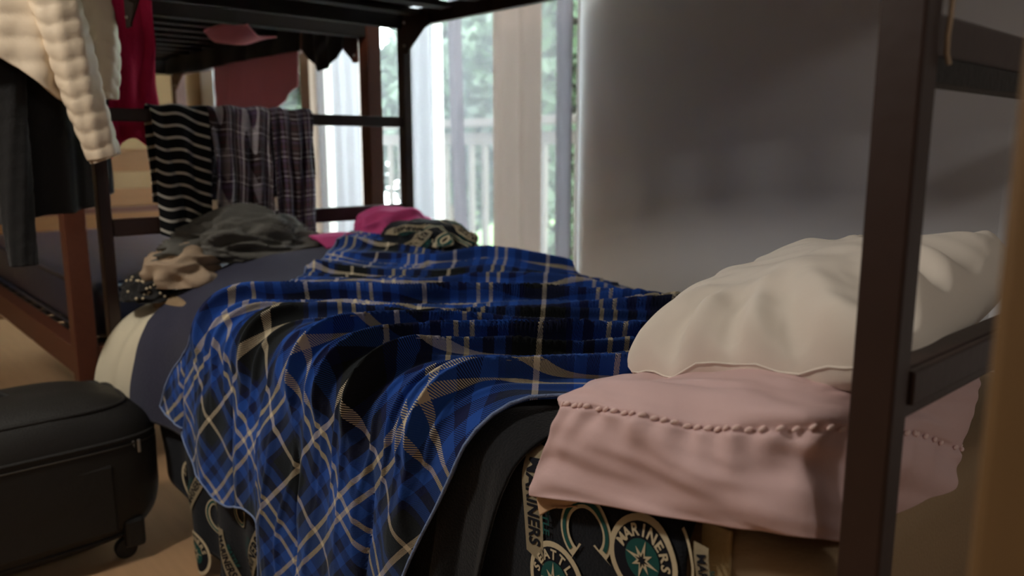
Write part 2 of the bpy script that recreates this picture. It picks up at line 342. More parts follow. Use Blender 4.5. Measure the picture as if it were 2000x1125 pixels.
# ================================================================ BUNK FRAMES
def bunk(name, label, x0, x1, y0, y1, mat, t, low_z, deck_z, lower_rail, upper_rail, top_z, rail_h, near_end=0, splay=0.0):
    e = empty(name, ((x0+x1)/2, (y0+y1)/2, 0), label, 'bunk bed')
    for px in (x0, x1-t[0]):
        for py in (y0, y1-t[1]):
            sx = splay if (px == x0 and py != y0) else 0
            boxo('post', (px+sx, py, 0), (px+sx+t[0], py+t[1], top_z), mat, e, bev=.003)
    xi0, xi1, yi0, yi1 = x0+t[0], x1-t[0], y0+t[1], y1-t[1]
    for z in (low_z, deck_z):
        for px in (x0, x1-t[0]):
            boxo('side_rail', (px+.004, yi0, z), (px+t[0]-.004, yi1, z+rail_h), mat, e, bev=.003)
        for py in (y0, y1-t[1]):
            boxo('cross_rail', (xi0+(splay if py != y0 else 0), py+.004, z), (xi1, py+t[1]-.004, z+rail_h), m_slat if z == deck_z else mat, e, bev=.003)
        sl = None
        n = 12
        for i in range(n):
            y = yi0+.05+(yi1-yi0-.16)*i/(n-1)
            if sl is None: sl = boxo('slat', (xi0, y, z+rail_h-.022), (xi1, y+.06, z+rail_h-.006), m_slat, e, bev=.002); ys = y
            else:
                c = sl.copy(); col.objects.link(c); c.location.y += y-ys
    for py, hb in ((y0, lower_rail), (y1-t[1], lower_rail))[near_end:]:
        for (za, zb), nm in ((lower_rail, 'end_rail'), (upper_rail, 'end_rail')):
            boxo(nm, (xi0+(splay if py != y0 else 0), py+.005, za), (xi1, py+t[1]-.005, zb), mat, e, bev=.003)
    # gusset plates with bolts under the upper deck corners
    for px in (x0+t[0], x1-t[0]-.006):
        for yc, s in ((yi0, 1), (yi1, -1)):
            bm = bmesh.new(); prof = [(0, deck_z+.03), (s*.16, deck_z+.03), (s*.16, deck_z-.005), (s*.13, deck_z-.012), (s*.04, deck_z-.075), (s*.035, deck_z-.085), (0, deck_z-.085)]
            a = [bm.verts.new((px, yc+p[0], p[1])) for p in prof]; b_ = [bm.verts.new((px+.006, yc+p[0], p[1])) for p in prof]
            bm.faces.new(a); bm.faces.new(b_[::-1])
            for i in range(len(prof)): bm.faces.new((a[i], b_[i], b_[(i+1) % len(prof)], a[(i+1) % len(prof)]))
            bmesh.ops.recalc_face_normals(bm, faces=bm.faces)
            g = obj('gusset', bm, mat, e)
            for (dy, z) in ((.02, deck_z-.06), (.02, deck_z+.015)):
                bm = bmesh.new(); bmesh.ops.create_uvsphere(bm, u_segments=8, v_segments=6, radius=.006, matrix=Matrix.Translation((px-.001, yc+s*dy, z)))
                obj('bolt', bm, m_bolt, g, smooth=True)
    return e
A = bunk('bunk_bed', 'brown steel bunk bed with plaid blanket, its corner post crossing the right foreground', .67, 1.625, .262, 2.372, m_frame, (.032, .038), .38, 1.455, (.812, .859), (1.125, 1.160), 1.72, .055, 0, -.075)
boxo('end_rail_lip', (.702, .258, .828), (1.593, .2665, .859), m_frame, A, bev=.002)
boxo('end_rail_strip', (.702, .266, 1.104), (1.593, .294, 1.125), m_dark, A, bev=.002)
B = bunk('bunk_bed', 'reddish brown bunk bed with bare blue mattress beyond the jackets', .565, 1.675, 2.60, 4.66, m_frame2, (.06, .06), .36, 1.455, (.71, .74), (1.20, 1.24), 1.72, .09, 1)
# plank end boards at the far end of the second bunk
for i, (z0, z1) in enumerate([(.62, .71), (.745, .84), (.93, 1.05)]):
    boxo('headboard_plank', (.63, 4.604, z0), (1.575, 4.626, z1), m_panel, B, bev=.003)
# ================================================================ MATTRESSES
def mattress(name, lo, hi, mat, label, r=.03, sag=.0, seed=0):
    e = empty(name, ((lo[0]+hi[0])/2, (lo[1]+hi[1])/2, lo[2]), label, 'mattress')
    o = boxo('body', lo, hi, mat, e, bev=r, seg=4); o.data.polygons.foreach_set('use_smooth', [True]*len(o.data.polygons))
    for z in (lo[2]+.012, hi[2]-.012) if mat is not m_matt else ():
        tubeo('piping', [(lo[0]-.001, lo[1]+r, z), (lo[0]-.001, hi[1]-r, z)], .006, m_pipe if mat is m_matt else mat, e, 8)
        tubeo('piping', [(lo[0]+r, lo[1]-.001, z), (hi[0]-r, lo[1]-.001, z)], .006, m_pipe if mat is m_matt else mat, e, 8)
    return e
MA = mattress('mattress', (.70, .31, .435), (1.585, 2.31, .655), m_matt, 'tan mattress under the plaid blanket and the pillows')
boxo('side_tape', (.694, .425, .44), (.70, .462, .65), m_pipe, MA, bev=.002)
mattress('mattress', (.705, .31, 1.51), (1.588, 2.32, 1.66), m_dark, 'dark mattress on the upper deck of the brown steel bunk')
MB = mattress('mattress', (.632, 2.665, .455), (1.575, 4.59, .635), m_vinyl, 'dark blue vinyl mattress on the lower deck of the far bunk', r=.04)
mattress('mattress', (.632, 2.665, 1.545), (1.575, 4.59, 1.68), m_dark, 'dark mattress on the upper deck of the far bunk')
# ================================================================ BEDDING ON THE NEAR BUNK
XE, ZT = .672, .668                 # outer face of the mattress side, top surface
def r_of(y): return .055+.10*sst(1.75, 2.2, y)
def ztop(x, y):
    z = ZT+.075*np.exp(-((y-2.28)/.26)**2)*sst(.72, 1.02, x)
    z = z+.03*np.exp(-((y-1.75)/.25)**2)*np.exp(-((x-1.45)/.16)**2)
    z = z-.035*sst(1.32, 1.58, x)*sst(1.6, 1.1, y)
    return z
def bed(s, y, off, flare=0.0):
    """developed sheet coordinates -> point. s: metres inwards over the top (>0), round the edge, then down the near side (<0)"""
    r = r_of(y); L_ = r*PI/2
    x = np.where(s >= 0, XE+r+s, XE+r-r*np.sin(np.clip(-s/r, 0, PI/2)))
    down = np.maximum(-s-L_, 0)
    z = np.where(s >= 0, 0, -r*(1-np.cos(np.clip(-s/r, 0, PI/2))))-down
    th = np.clip(-s/r, 0, PI/2)
    z = z+ztop(x, y)
    x = x-flare*down-np.sin(th)*off
    z = z+np.cos(th)*off
    return np.stack([x, y+0*s, z], -1)
TN = math.tan(YAW)
def soft(t, k=.08): return .5*(t+np.sqrt(t*t+k*k))
def qcoord(s, y):
    q = y+TN*soft(s+.05)
    return q+.16*sst(.45, .95, s)*(y < 9)
FOLDS = [(2.50, .050, .014), (2.36, .045, .020), (2.19, .040, .018), (2.02, .040, .026), (1.88, .034, .018), (1.73, .036, .028), (1.62, .026, .018), (1.52, .030, .026), (1.435, .024, .018),
         (1.355, .026, .024), (1.28, .022, .018), (1.205, .026, .026), (1.12, .024, .020), (1.04, .022, .020), (.95, .026, .022), (.86, .024, .014), (.77, .024, .012), (.68, .024, .010)]
LOBES = [.60, .80, 1.02, 1.27, 1.56, 1.86, 2.12]     # where the hanging side tucks in between its big soft lobes
def folds(s, y, seed, gain=1.0):
    q = qcoord(s, y)+.045*nzv(s, y, seed, 3.0)+.014*nzv(s, y, seed+5, 8)
    d = np.zeros_like(s)
    hang = sst(.06, .24, -s)
    for i, (qc, w_, a) in enumerate(FOLDS):
        rr = random.Random(int(seed*100)+i)
        amp = a*(.80+.45*np.sin(s*rr.uniform(3, 7)+rr.uniform(0, 6)))
        dev = q-qc-rr.uniform(-.16, .16)*(s-.2)
        e = np.where(dev < 0, -dev/(w_*.36), dev/(w_*1.9))     # steep towards the viewer, long tail behind
        d += amp*np.exp(-e**1.15)*(1-.65*hang)
    d *= 1.65*(1-.55*sst(.02, .12, -s-.0))*(1-.6*sst(.62, .80, s)*sst(1.55, 1.2, y))
    yy = y+.05*nzv(s, y, seed+11, 2.5)+.12*(s+.25)*hang
    lob = np.zeros_like(s)
    for a_, b_ in zip(LOBES, LOBES[1:]):
        t = np.clip((yy-a_)/(b_-a_), 0, 1)
        lob = np.maximum(lob, np.where((yy >= a_) & (yy <= b_), np.sqrt(np.maximum(np.sin(PI*t**.8), 0)), 0))
    d += hang*(.028*lob+.006*np.sin(yy*41+2))
    cre = np.maximum(np.sin(q*2*PI/.052+4*nzv(s, y, seed+21, 4)), 0)**4*np.maximum(nzv(s*.5, q, seed+31, 7)+.25, 0)*(1-.7*hang)
    d += .016*cre
    d += .008*nzv(s, y, seed+9, 5.5)+.003*nzv(s, y, seed+2, 16)
    return d*gain
def pl(xs, ys): return lambda t: np.interp(t, xs, ys)
def smooth_pl(xs, ys):
    return lambda t: (np.interp(t-.03, xs, ys)+2*np.interp(t, xs, ys)+np.interp(t+.03, xs, ys)+np.interp(t-.015, xs, ys)+np.interp(t+.015, xs, ys))/6
def sheet(ymin, ymax, smin, smax, na, nb):
    a = np.linspace(0, 1, na)[:, None]; b = np.linspace(0, 1, nb)[None, :]
    y0 = .55+1.75*a+0*b
    s = smin(y0)+(smax-smin(y0))*b
    lo, hi = ymin(s), ymax(s)
    y = lo+(hi-lo)*a
    return s, y
# --- printed fleece: hangs down the near side to the floor
def mar_pt(s, y, extra=0.0):
    s = np.atleast_1d(np.asarray(s, float)); y = np.atleast_1d(np.asarray(y, float))
    d = .012*np.sin(y*34+1.4*np.sin(s*5))*sst(.05, .4, -s)+.010*nzv(s, y, 4.2, 5)*sst(0, .3, -s)+.02*np.exp(-((y-1.66+.1*(s+.4))/.05)**2)*sst(.1, .4, -s)
    return bed(s, y, .004+d+extra, flare=.035+.10*sst(1.5, 2.0, y).max()*0)
s, y = sheet(smooth_pl([-.75, .2, .9], [.462, .462, .462]), smooth_pl([-.75, -.45, -.2, .1, .9], [2.12, 2.22, 2.24, 2.22, 2.2]), smooth_pl([.5, 1.5, 1.75, 2.0, 2.4], [-.675, -.675, -.67, -.64, -.5]), .85, 150, 110)
PB = mar_pt(s.ravel(), y.ravel()).reshape(*s.shape, 3)
prt = empty('printed_fleece_blanket', (.66, 1.2, 0), 'dark fleece blanket printed with ivory and teal team badges hanging to the floor', 'blanket')
cloth('fabric', PB, m_print, prt, thick=.003, flip=False, off=1)
def text_pts(body, size, bold=.0):
    cu = bpy.data.curves.new('t', 'FONT'); cu.body = body; cu.size = size; cu.align_x = 'CENTER'; cu.align_y = 'CENTER'; cu.offset = bold; cu.resolution_u = 3
    o = bpy.data.objects.new('t', cu); col.objects.link(o); dg = bpy.context.evaluated_depsgraph_get()
    me = bpy.data.meshes.new_from_object(o.evaluated_get(dg)); V = [(v.co.x, v.co.y) for v in me.vertices]; F = [tuple(p.vertices) for p in me.polygons]
    bpy.data.objects.remove(o); bpy.data.curves.remove(cu); bpy.data.meshes.remove(me)
    return V, F
def disc(r0, r1, n=40, rings=3, a0=0, a1=2*PI):
    V, F = [], []
    for j in range(rings+1):
        r = r0+(r1-r0)*j/rings
        for i in range(n+1): V.append((r*math.cos(a0+(a1-a0)*i/n), r*math.sin(a0+(a1-a0)*i/n)))
    for j in range(rings):
        for i in range(n):
            k = j*(n+1)+i; F.append((k, k+1, k+n+2, k+n+1))
    return V, F
def gridpoly(x0, x1, y0, y1, n=10, m=4, skew=0):
    V = [(x0+(x1-x0)*i/n+skew*(j/m-.5), y0+(y1-y0)*j/m) for j in range(m+1) for i in range(n+1)]
    F = [(j*(n+1)+i, j*(n+1)+i+1, (j+1)*(n+1)+i+1, (j+1)*(n+1)+i) for j in range(m) for i in range(n)]
    return V, F
def star(R, r, n=8, a0=PI/2):
    V = [(0, 0)]; F = []
    for i in range(2*n):
        q = R*(1 if i % 4 == 0 else .7) if i % 2 == 0 else r
        V.append((q*math.cos(a0+PI*i/n), q*math.sin(a0+PI*i/n)))
    for i in range(2*n): F.append((0, 1+i, 1+(i+1) % (2*n)))
    return V, F
def ring_text(body, r, size, a_mid, span, bold):
    V, F = [], []
    n = len(body)
    for i, ch in enumerate(body):
        v, f = text_pts(ch, size, bold); a = a_mid+span/2-span*i/(n-1); k = len(V); ca, sa = math.cos(a-PI/2), math.sin(a-PI/2)
        V += [(r*math.cos(a)+px*ca-py*sa, r*math.sin(a)+px*sa+py*ca) for px, py in v]; F += [tuple(q+k for q in ff) for ff in f]
    return V, F
_cache = {}
def shape(key, fn):
    if key not in _cache: _cache[key] = fn()
    return _cache[key]
def cshape():                                # the hooked letter with arrow tips
    V, F = disc(.024, .036, 30, 2, math.radians(40), math.radians(320)); k = len(V)
    for a in (40, 320):
        c, s_ = math.cos(math.radians(a)), math.sin(math.radians(a)); k = len(V)
        V += [(.017*c, .017*s_), (.044*c, .044*s_), (.032*c-(.016*s_ if a == 320 else -.016*s_)*-1, .032*s_+(.016*c if a == 320 else -.016*c))]; F.append((k, k+1, k+2))
    return V, F
LAYERS = {
 'round_badge': [('printed_disc', m_ivory, .0012, lambda w: disc(.046, .054)), ('printed_disc', m_ink, .0012, lambda w: disc(.0, .0462, 40, 4)), ('printed_letters', m_ivory, .0024, lambda w: ring_text(w, .036, .019, PI/2, math.radians(150), .0006)),
                 ('printed_disc', m_teal, .0020, lambda w: disc(0, .027, 30, 3)), ('printed_star', m_ivory, .0028, lambda w: star(.027, .008)), ('printed_star', m_ink, .0034, lambda w: star(.012, .004))],
 'name_badge': [('printed_patch', m_ivory, .0012, lambda w: gridpoly(-.072, .072, -.024, .012, 14, 4, .012)), ('printed_patch', m_ivory, .0012, lambda w: gridpoly(-.040, .046, .012, .027, 9, 2, .006)),
                ('printed_letters', m_ink, .0024, lambda w: text_pts('MARINERS', .0305, .0008)), ('printed_letters', m_teal, .0024, lambda w: ([(a+.004, b+.019) for a, b in text_pts('SEATTLE', .0165, .0004)[0]], text_pts('SEATTLE', .0165, .0004)[1]))],
 'hooked_letter': [('printed_hook', m_ivory, .0012, cshape and (lambda w: cshape())), ('printed_hook', m_teal, .0022, lambda w: disc(.0275, .0325, 30, 1, math.radians(50), math.radians(310)))],
 'swoosh': [('printed_line', m_ivory, .0012, lambda w: disc(.070, .0745, 24, 1, math.radians(-35), math.radians(45)))]}
def motif(kind, s0, y0, deg, word='', sc_=1.0, mirror=False, ptf=None, parent=None, only=None):
    ptf = ptf or mar_pt; a = math.radians(deg); ca, sa = math.cos(a), math.sin(a)
    for nm, mat, off, fn in LAYERS[kind]:
        V, F = shape((kind, nm, off, mat.name, word), lambda: fn(word))
        V = np.array(V)*sc_
        if kind == 'name_badge' and nm == 'printed_letters' and mat is m_ink: V = V*np.array([.78, 1])+np.array([0, -.006*sc_])
        px, py = V[:, 0]*ca-V[:, 1]*sa, V[:, 0]*sa+V[:, 1]*ca
        P = ptf(s0+py, y0-px, .0025+off)
        me = bpy.data.meshes.new(nm); me.from_pydata(P.tolist(), [], F); me.update()
        obj(nm, me, mat, parent if parent is not None else prt)
SE = lambda z, y: -(float(ztop(XE+.05, y))-z-float(r_of(y)))-float(r_of(y))*PI/2       # height on the hanging side -> s
rnd = random.Random(7)
for kind, yy, zz, deg, word, k in [
    ('name_badge', .694, .596, -82, '', 1.0), ('hooked_letter', .605, .592, -75, '', 1.15), ('round_badge', .518, .590, -10, 'MARINERS', .92), ('round_badge', .650, .510, 6, 'SEATTLE', .92),
    ('swoosh', .500, .60, 10, '', .7), ('name_badge', .432, .60, -75, '', .5), ('name_badge', .74, .44, 30, '', 1), ('hooked_letter', .50, .42, 40, '', 1.2), ('round_badge', .85, .40, 20, 'MARINERS', 1),
    ('name_badge', .58, .36, -30, '', 1), ('round_badge', .45, .33, 5, 'SEATTLE', 1), ('hooked_letter', .70, .30, 10, '', 1.2), ('name_badge', .93, .26, 60, '', 1), ('round_badge', .62, .22, 0, 'MARINERS', 1),
    ('round_badge', 1.98, .20, 0, 'SEATTLE', 1.0), ('hooked_letter', 1.815, .17, -15, '', 1.15), ('round_badge', 1.89, .055, 10, 'MARINERS', 1.0), ('name_badge', 1.90, .215, 62, '', .8), ('swoosh', 1.75, .27, 190, '', 1.0),
    ('name_badge', 1.555, .18, 62, '', 1.1), ('name_badge', 1.675, .135, -62, '', .9), ('hooked_letter', 1.62, .255, 60, '', .9), ('hooked_letter', 1.49, .10, 0, '', 1.1), ('swoosh', 1.38, .25, 175, '', 1.0), ('round_badge', 1.74, .03, 20, 'MARINERS', .8),
    ('name_badge', 1.34, .22, 90, '', .9), ('round_badge', 1.45, .345, 12, 'SEATTLE', .9), ('hooked_letter', 1.55, .38, 80, '', 1), ('round_badge', 1.15, .2, 30, 'SEATTLE', 1), ('hooked_letter', 1.02, .12, -20, '', 1.2), ('name_badge', 1.2, .08, 20, '', 1)]:
    motif(kind, SE(zz, yy), yy, deg, word, k)
# --- cream fitted sheet showing at the foot corner
def corner_sheet(name, mat, off, y0, y1, zlo, label, cat, seed, smax=.5, fold=.008, thick=.004):
    s, y = sheet(lambda s: y0(s)+0*s, lambda s: y1(s)+0*s, lambda yy: 0*yy+zlo, smax, 90, 110)
    d = fold*np.sin(y*52+6*nzv(s, y, seed, 2))*sst(.0, .25, -s)+fold*.9*nzv(s, y, seed+3, 6)
    P = bed(s.ravel(), y.ravel(), off+d.ravel(), .02).reshape(*s.shape, 3)
    k = sst(.05, .35, -s)*sst(1.95, 2.32, y)
    P[..., 0] -= .115*k; P[..., 2] -= .03*sst(2.1, 2.36, y)*sst(0, .2, s+.2)
    o = cloth(name, P, mat, None, thick=thick, off=1); return tag(o, label, cat)
corner_sheet('fitted_sheet', m_cream, .001, lambda s: 2.17+0*s, lambda s: 2.335+0*s, -.40, 'cream fitted sheet hanging off the foot corner of the bed beside the black suitcase', 'sheet', 3.1, smax=.12, fold=.010)
# --- navy fleece under the plaid, at the foot
navy_hi = smooth_pl([-.42, -.2, 0, .2, .5, .9], [2.235, 2.20, 2.20, 2.24, 2.32, 2.33])
s, y = sheet(lambda s: 1.55+0*s, navy_hi, lambda yy: 0*yy-.40, .70, 110, 110)
d = .006*np.sin(qcoord(s, y)*30+4*nzv(s, y, 2.2, 2))*sst(0, .3, -s)+.012*nzv(s, y, 6.1, 4)
P = bed(s.ravel(), y.ravel(), (.016+d*.6).ravel(), .02).reshape(*s.shape, 3)
P[..., 0] -= .085*sst(.05, .35, -s)*sst(1.9, 2.3, y)
tag(cloth('fleece_blanket', P, m_navy, None, thick=.005, off=1), 'plain navy fleece blanket turned back at the foot of the bed', 'blanket')
# --- black fleece between plaid edge and the printed fleece
s, y = sheet(smooth_pl([-.7, -.4, -.25, -.1, 0, .2, .4], [.84, .80, .785, .745, .69, .63, .59]), smooth_pl([-.7, .4], [1.25, 1.05]), lambda yy: 0*yy-.60, .36, 110, 130)
ang = y-.70+.42*np.minimum(s, 0)*-.35
d = .016*np.maximum(np.sin((y+.22*s)*62+.8), -.3)*sst(-.02, .30, -s)+.006*nzv(s, y, 8.8, 5)+.006*np.sin(qcoord(s, y)*55)*sst(-.1, .1, s)
P = bed(s.ravel(), y.ravel(), (.020+d).ravel(), .03).reshape(*s.shape, 3)
tag(cloth('fleece_blanket', P, m_black, None, thick=.005, off=1), 'black fleece blanket showing between the plaid blanket edge and the pink pillowcase', 'blanket')
# --- blue plaid throw, laid askew, folds running towards the pillows
hem = smooth_pl([.5, 1.25, 1.285, 1.315, 1.47, 1.62, 1.70, 1.78, 1.9, 2.05, 2.4], [-.66, -.66, -.60, -.385, -.375, -.42, -.41, -.375, -.385, -.33, -.30])
p_lo = smooth_pl([-.66, -.40, -.30, -.20, -.10, -.02, .05, .12, .30, .50, .95], [1.06, .965, .93, .88, .83, .775, .735, .70, .66, .60, .60])
p_hi = smooth_pl([-.5, -.35, -.2, -.08, .02, .15, .35, .55, .95], [2.04, 2.00, 1.93, 1.80, 1.74, 1.82, 2.10, 2.32, 2.33])
s, y = sheet(p_lo, p_hi, hem, .86, 340, 300)
d = folds(s, y, 1.7)
d = d*(.55+.45*sst(0, .06, np.minimum(y-p_lo(s), p_hi(s)-y)))
P = bed(s.ravel(), y.ravel(), (.040+np.maximum(d, -.004)).ravel(), .02).reshape(*s.shape, 3)
lean = np.maximum(d, 0)*.75*sst(.10, -.02, -s)            # fold crests lean towards the near side
P[..., 0] -= lean*math.sin(YAW); P[..., 1] -= lean*math.cos(YAW)
psi = YAW+.06
UV = np.stack([s*math.sin(psi)+y*math.cos(psi)+.05, s*math.cos(psi)-y*math.sin(psi)+.02], -1)
UV[..., 0] += .004*nzv(s, y, 3.3, 3); UV[..., 1] += .004*nzv(s, y, 7.3, 3)
plb = tag(cloth('plaid_throw_blanket', P, m_plaid, None, UV, thick=.005, off=1), 'blue, black and cream plaid fleece throw spread rumpled over the bed', 'blanket')
for edge in (P[0, :, :], P[:, 0, :], P[-1, :, :]):
    tubeo('edge_stitching', [Vector(p) for p in edge[::3]], .0026, m_edge, plb, 6)
# --- bundle of the printed fleece at the wall side of the foot
def heap(c, R, seed, amp=.25, nu=56, nv=80, ridge=3.0, sq=2.4, rz=0):
    u = np.linspace(.001, PI*.62, nu)[:, None]; v = np.linspace(0, 2*PI, nv, endpoint=False)[None, :]
    sgn = lambda x, p: np.sign(x)*np.abs(x)**p
    X = np.sin(u)*np.cos(v); Y = np.sin(u)*np.sin(v); Z = np.cos(u)+0*v
    n1 = np.array([[abs(noise.noise(Vector((X[i, j]*ridge*.5+seed, Y[i, j]*ridge+seed*2, Z[i, j]*ridge*.8)))) for j in range(nv)] for i in range(nu)])
    n2 = np.array([[noise.noise(Vector((X[i, j]*1.4+seed*3, Y[i, j]*1.4, Z[i, j]*1.4))) for j in range(nv)] for i in range(nu)])
    r = 1+amp*(.55-2.4*n1)*.6+amp*.9*n2
    cz, sz = math.cos(rz), math.sin(rz); x0, y0 = X*r*R[0], Y*r*R[1]
    return np.stack([c[0]+x0*cz-y0*sz, c[1]+x0*sz+y0*cz, c[2]+np.maximum(Z*r, -.25)*R[2]], -1)
def heap_obj(name, c, R, seed, mat, label, cat, parent=None, **k):
    H = heap(c, R, seed, **k); me = grid_mesh(name, H, None, True, True)
    o = obj(name, me, mat, parent, smooth=True)
    if label: tag(o, label, cat)
    return o, H
bn = empty('bunched_fleece', (1.40, 2.08, .70), 'bunched dark fleece with ivory and teal print lying by the window at the bed foot', 'blanket')
o_, H = heap_obj('fabric', (1.45, 2.03, .745), (.13, .20, .085), 5.3, m_print, None, None, bn, amp=.22)
Hn = normals(H)
def heap_pt(H, Hn):
    nu, nv = H.shape[:2]
    def f(s_, y_, e):
        i = np.clip(np.asarray(s_)*nu, 0, nu-1.001); j = np.asarray(y_)*nv
        i0 = i.astype(int); j0 = np.floor(j).astype(int) % nv; fi = (i-i0)[:, None]; fj = (j-np.floor(j))[:, None]; i1 = np.minimum(i0+1, nu-1); j1 = (j0+1) % nv
        P = (H[i0, j0]*(1-fj)+H[i0, j1]*fj)*(1-fi)+(H[i1, j0]*(1-fj)+H[i1, j1]*fj)*fi
        c = np.array(P)-np.array([1.45, 2.03, .70]); n = c/np.linalg.norm(c, axis=1, keepdims=True)
        return P+n*(e+.004)
    return f
hp = heap_pt(H, Hn)
for kind, a, b_, deg, word, k in [('hooked_letter', .45, .66, 30, '', 2.0), ('name_badge', .62, .60, 60, '', 1.2), ('name_badge', .60, .82, -70, '', 1.2), ('hooked_letter', .66, .72, 90, '', 2.0), ('round_badge', .35, .85, 0, 'MARINERS', 1.3), ('name_badge', .40, .55, 20, '', 1.2)]:
    ca_ = math.cos(math.radians(deg))
    motif(kind, a, b_, deg, word, k, ptf=lambda s_, y_, e, a=a: hp(a+(s_-a)*3.4, y_, e), parent=bn)
# --- fuchsia top thrown over it
fu, FH = heap_obj('fuchsia_shirt', (1.47, 2.22, .775), (.135, .10, .085), 9.1, m_fuchsia, 'fuchsia pink top heaped on the bed foot against the steel post', 'clothing', amp=.3, ridge=2.2)
ctrl = [[(1.16, 2.245, .785), (1.25, 2.235, .79), (1.34, 2.23, .785), (1.42, 2.22, .80)], [(1.16, 2.20, .785), (1.25, 2.18, .782), (1.34, 2.17, .78), (1.42, 2.16, .79)], [(1.18, 2.16, .755), (1.26, 2.14, .75), (1.35, 2.12, .745), (1.42, 2.10, .75)]]
cloth('sleeve', patch(ctrl, 24, 40), m_fuchsia, fu, thick=.012, off=-1)
# --- grey and beige clothes at the foot rail
heap_obj('charcoal_sweater', (.97, 2.25, .755), (.23, .08, .10), 12.4, m_grey, 'charcoal grey sweater heaped on the navy blanket below the hanging flannels', 'clothing', amp=.5, ridge=4.2)
heap_obj('beige_shirt', (.775, 2.245, .70), (.10, .085, .085), 15.2, m_beige, 'beige crumpled shirt at the foot corner above the cream sheet', 'clothing', amp=.42, ridge=2.4)
kd, KH = heap_obj('dotted_scarf', (.685, 2.27, .655), (.065, .075, .055), 18.8, m_dark, 'black scarf with white dots lying on the cream sheet corner', 'scarf', amp=.3)
rnd = random.Random(5)
for i in range(26):
    a, b_ = rnd.randint(16, 44), rnd.randint(40, 78); p = Vector(KH[a, b_]); bm = bmesh.new()
    bmesh.ops.create_icosphere(bm, subdivisions=1, radius=.0045, matrix=Matrix.Translation(p)); obj('dot', bm, m_ivory, kd, smooth=True)
# ================================================================ PILLOWS
CP = [  # rows: hem, mid drop, gathered seam, top edge, crown, under the white pillow, back ; columns foot side -> head side
 [(.668, .655, .612), (.648, .680, .618), (.641, .621, .635), (.640, .505, .658), (.650, .415, .673), (.662, .365, .683), (.690, .325, .684), (.775, .314, .652), (.880, .318, .615), (1.02, .330, .560), (1.05, .36, .57)],
 [(.672, .640, .665), (.645, .666, .680), (.638, .610, .697), (.640, .515, .712), (.648, .435, .720), (.662, .380, .730), (.688, .330, .735), (.775, .315, .705), (.885, .318, .672), (1.05, .332, .610), (1.08, .36, .62)],
 [(.690, .635, .700), (.662, .650, .738), (.650, .595, .756), (.650, .524, .764), (.656, .457, .769), (.668, .400, .776), (.700, .336, .786), (.790, .322, .765), (.900, .322, .735), (1.10, .335, .660), (1.13, .37, .66)],
 [(.735, .700, .700), (.705, .690, .735), (.690, .620, .770), (.690, .550, .784), (.700, .480, .795), (.712, .420, .803), (.735, .356, .808), (.820, .336, .793), (.940, .335, .765), (1.16, .345, .715), (1.20, .38, .70)],
 [(.80, .725, .700), (.775, .685, .742), (.76, .620, .762), (.76, .560, .776), (.765, .490, .793), (.775, .430, .812), (.790, .380, .815), (.87, .360, .805), (.98, .355, .785), (1.20, .36, .750), (1.24, .39, .72)],
 [(.97, .745, .690), (.95, .715, .725), (.94, .640, .755), (.94, .570, .775), (.94, .50, .788), (.94, .45, .81), (.95, .41, .81), (1.0, .39, .805), (1.08, .385, .79), (1.25, .385, .765), (1.29, .40, .73)],
 [(1.32, .74, .680), (1.31, .71, .725), (1.31, .64, .765), (1.31, .57, .78), (1.31, .50, .785), (1.31, .46, .785), (1.31, .43, .785), (1.31, .42, .78), (1.32, .41, .77), (1.33, .40, .75), (1.34, .40, .72)],
 [(1.38, .72, .665), (1.38, .69, .675), (1.38, .63, .68), (1.38, .57, .68), (1.38, .50, .68), (1.38, .46, .68), (1.38, .44, .68), (1.38, .43, .68), (1.38, .42, .68), (1.38, .41, .68), (1.38, .41, .675)]]
PK = patch(CP, 130, 220)
N = normals(PK); sg = np.sign(N[60, 60, 2]) or 1; N = N*sg
uu = np.linspace(0, 7, 130)[:, None]; vv = np.linspace(0, 10, 220)[None, :]
W_ = .0035*np.sin(vv*11+1.5*np.sin(uu*2))*np.exp(-np.abs(uu-1.85)/.35)*(uu < 2.02)                      # gathers just below the seam
W_ = W_-.004*np.exp(-((uu-2.0)/.06)**2)
W_ = W_+.010*np.exp(-((uu*1.0+vv*.32-4.1)/.35)**2)*sst(0, .8, uu)*(uu < 3)*.6+.007*np.sin(vv*1.3+uu*2.2)*sst(1.9, .6, uu)
n_ = nzv(uu+0*vv, vv+0*uu, 2.0, 1.1); W_ = W_+.007*n_*sst(0, .4, uu)+.004*nzv(uu*1.4+vv*.3, vv*.5, 5.0, 2.2)
PK = PK+N*W_[..., None]
pk = empty('pink_pillow', (.9, .5, .67), 'pink pillowcase with a gathered stitched hem hanging over the mattress edge', 'pillow')
cloth('pillowcase', PK, m_pink, pk, thick=.004, off=-1 if sg > 0 else 1)
# stitched gathers: a line of little twisted knots along the seam
ri = int(round(2/7*129)); knots = 44
for k in range(knots):
    jf = .11*219+(.93-.11)*219*k/(knots-1); j = int(jf); p = Vector(PK[ri, j]); n = Vector(N[ri, j]); t = (Vector(PK[ri, min(j+2, 219)])-Vector(PK[ri, j-2])).normalized(); b_ = n.cross(t)
    bm = bmesh.new(); bmesh.ops.create_icosphere(bm, subdivisions=2, radius=1)
    Mx = Matrix((( t.x, b_.x, n.x), (t.y, b_.y, n.y), (t.z, b_.z, n.z))) @ Matrix.Rotation(.55, 3, 'Z') @ Matrix.Diagonal((.0052, .0026, .0026))
    bmesh.ops.transform(bm, matrix=Matrix.Translation(p+n*.0035) @ Mx.to_4x4(), verts=bm.verts); obj('stitch', bm, m_stitch, pk, smooth=True)
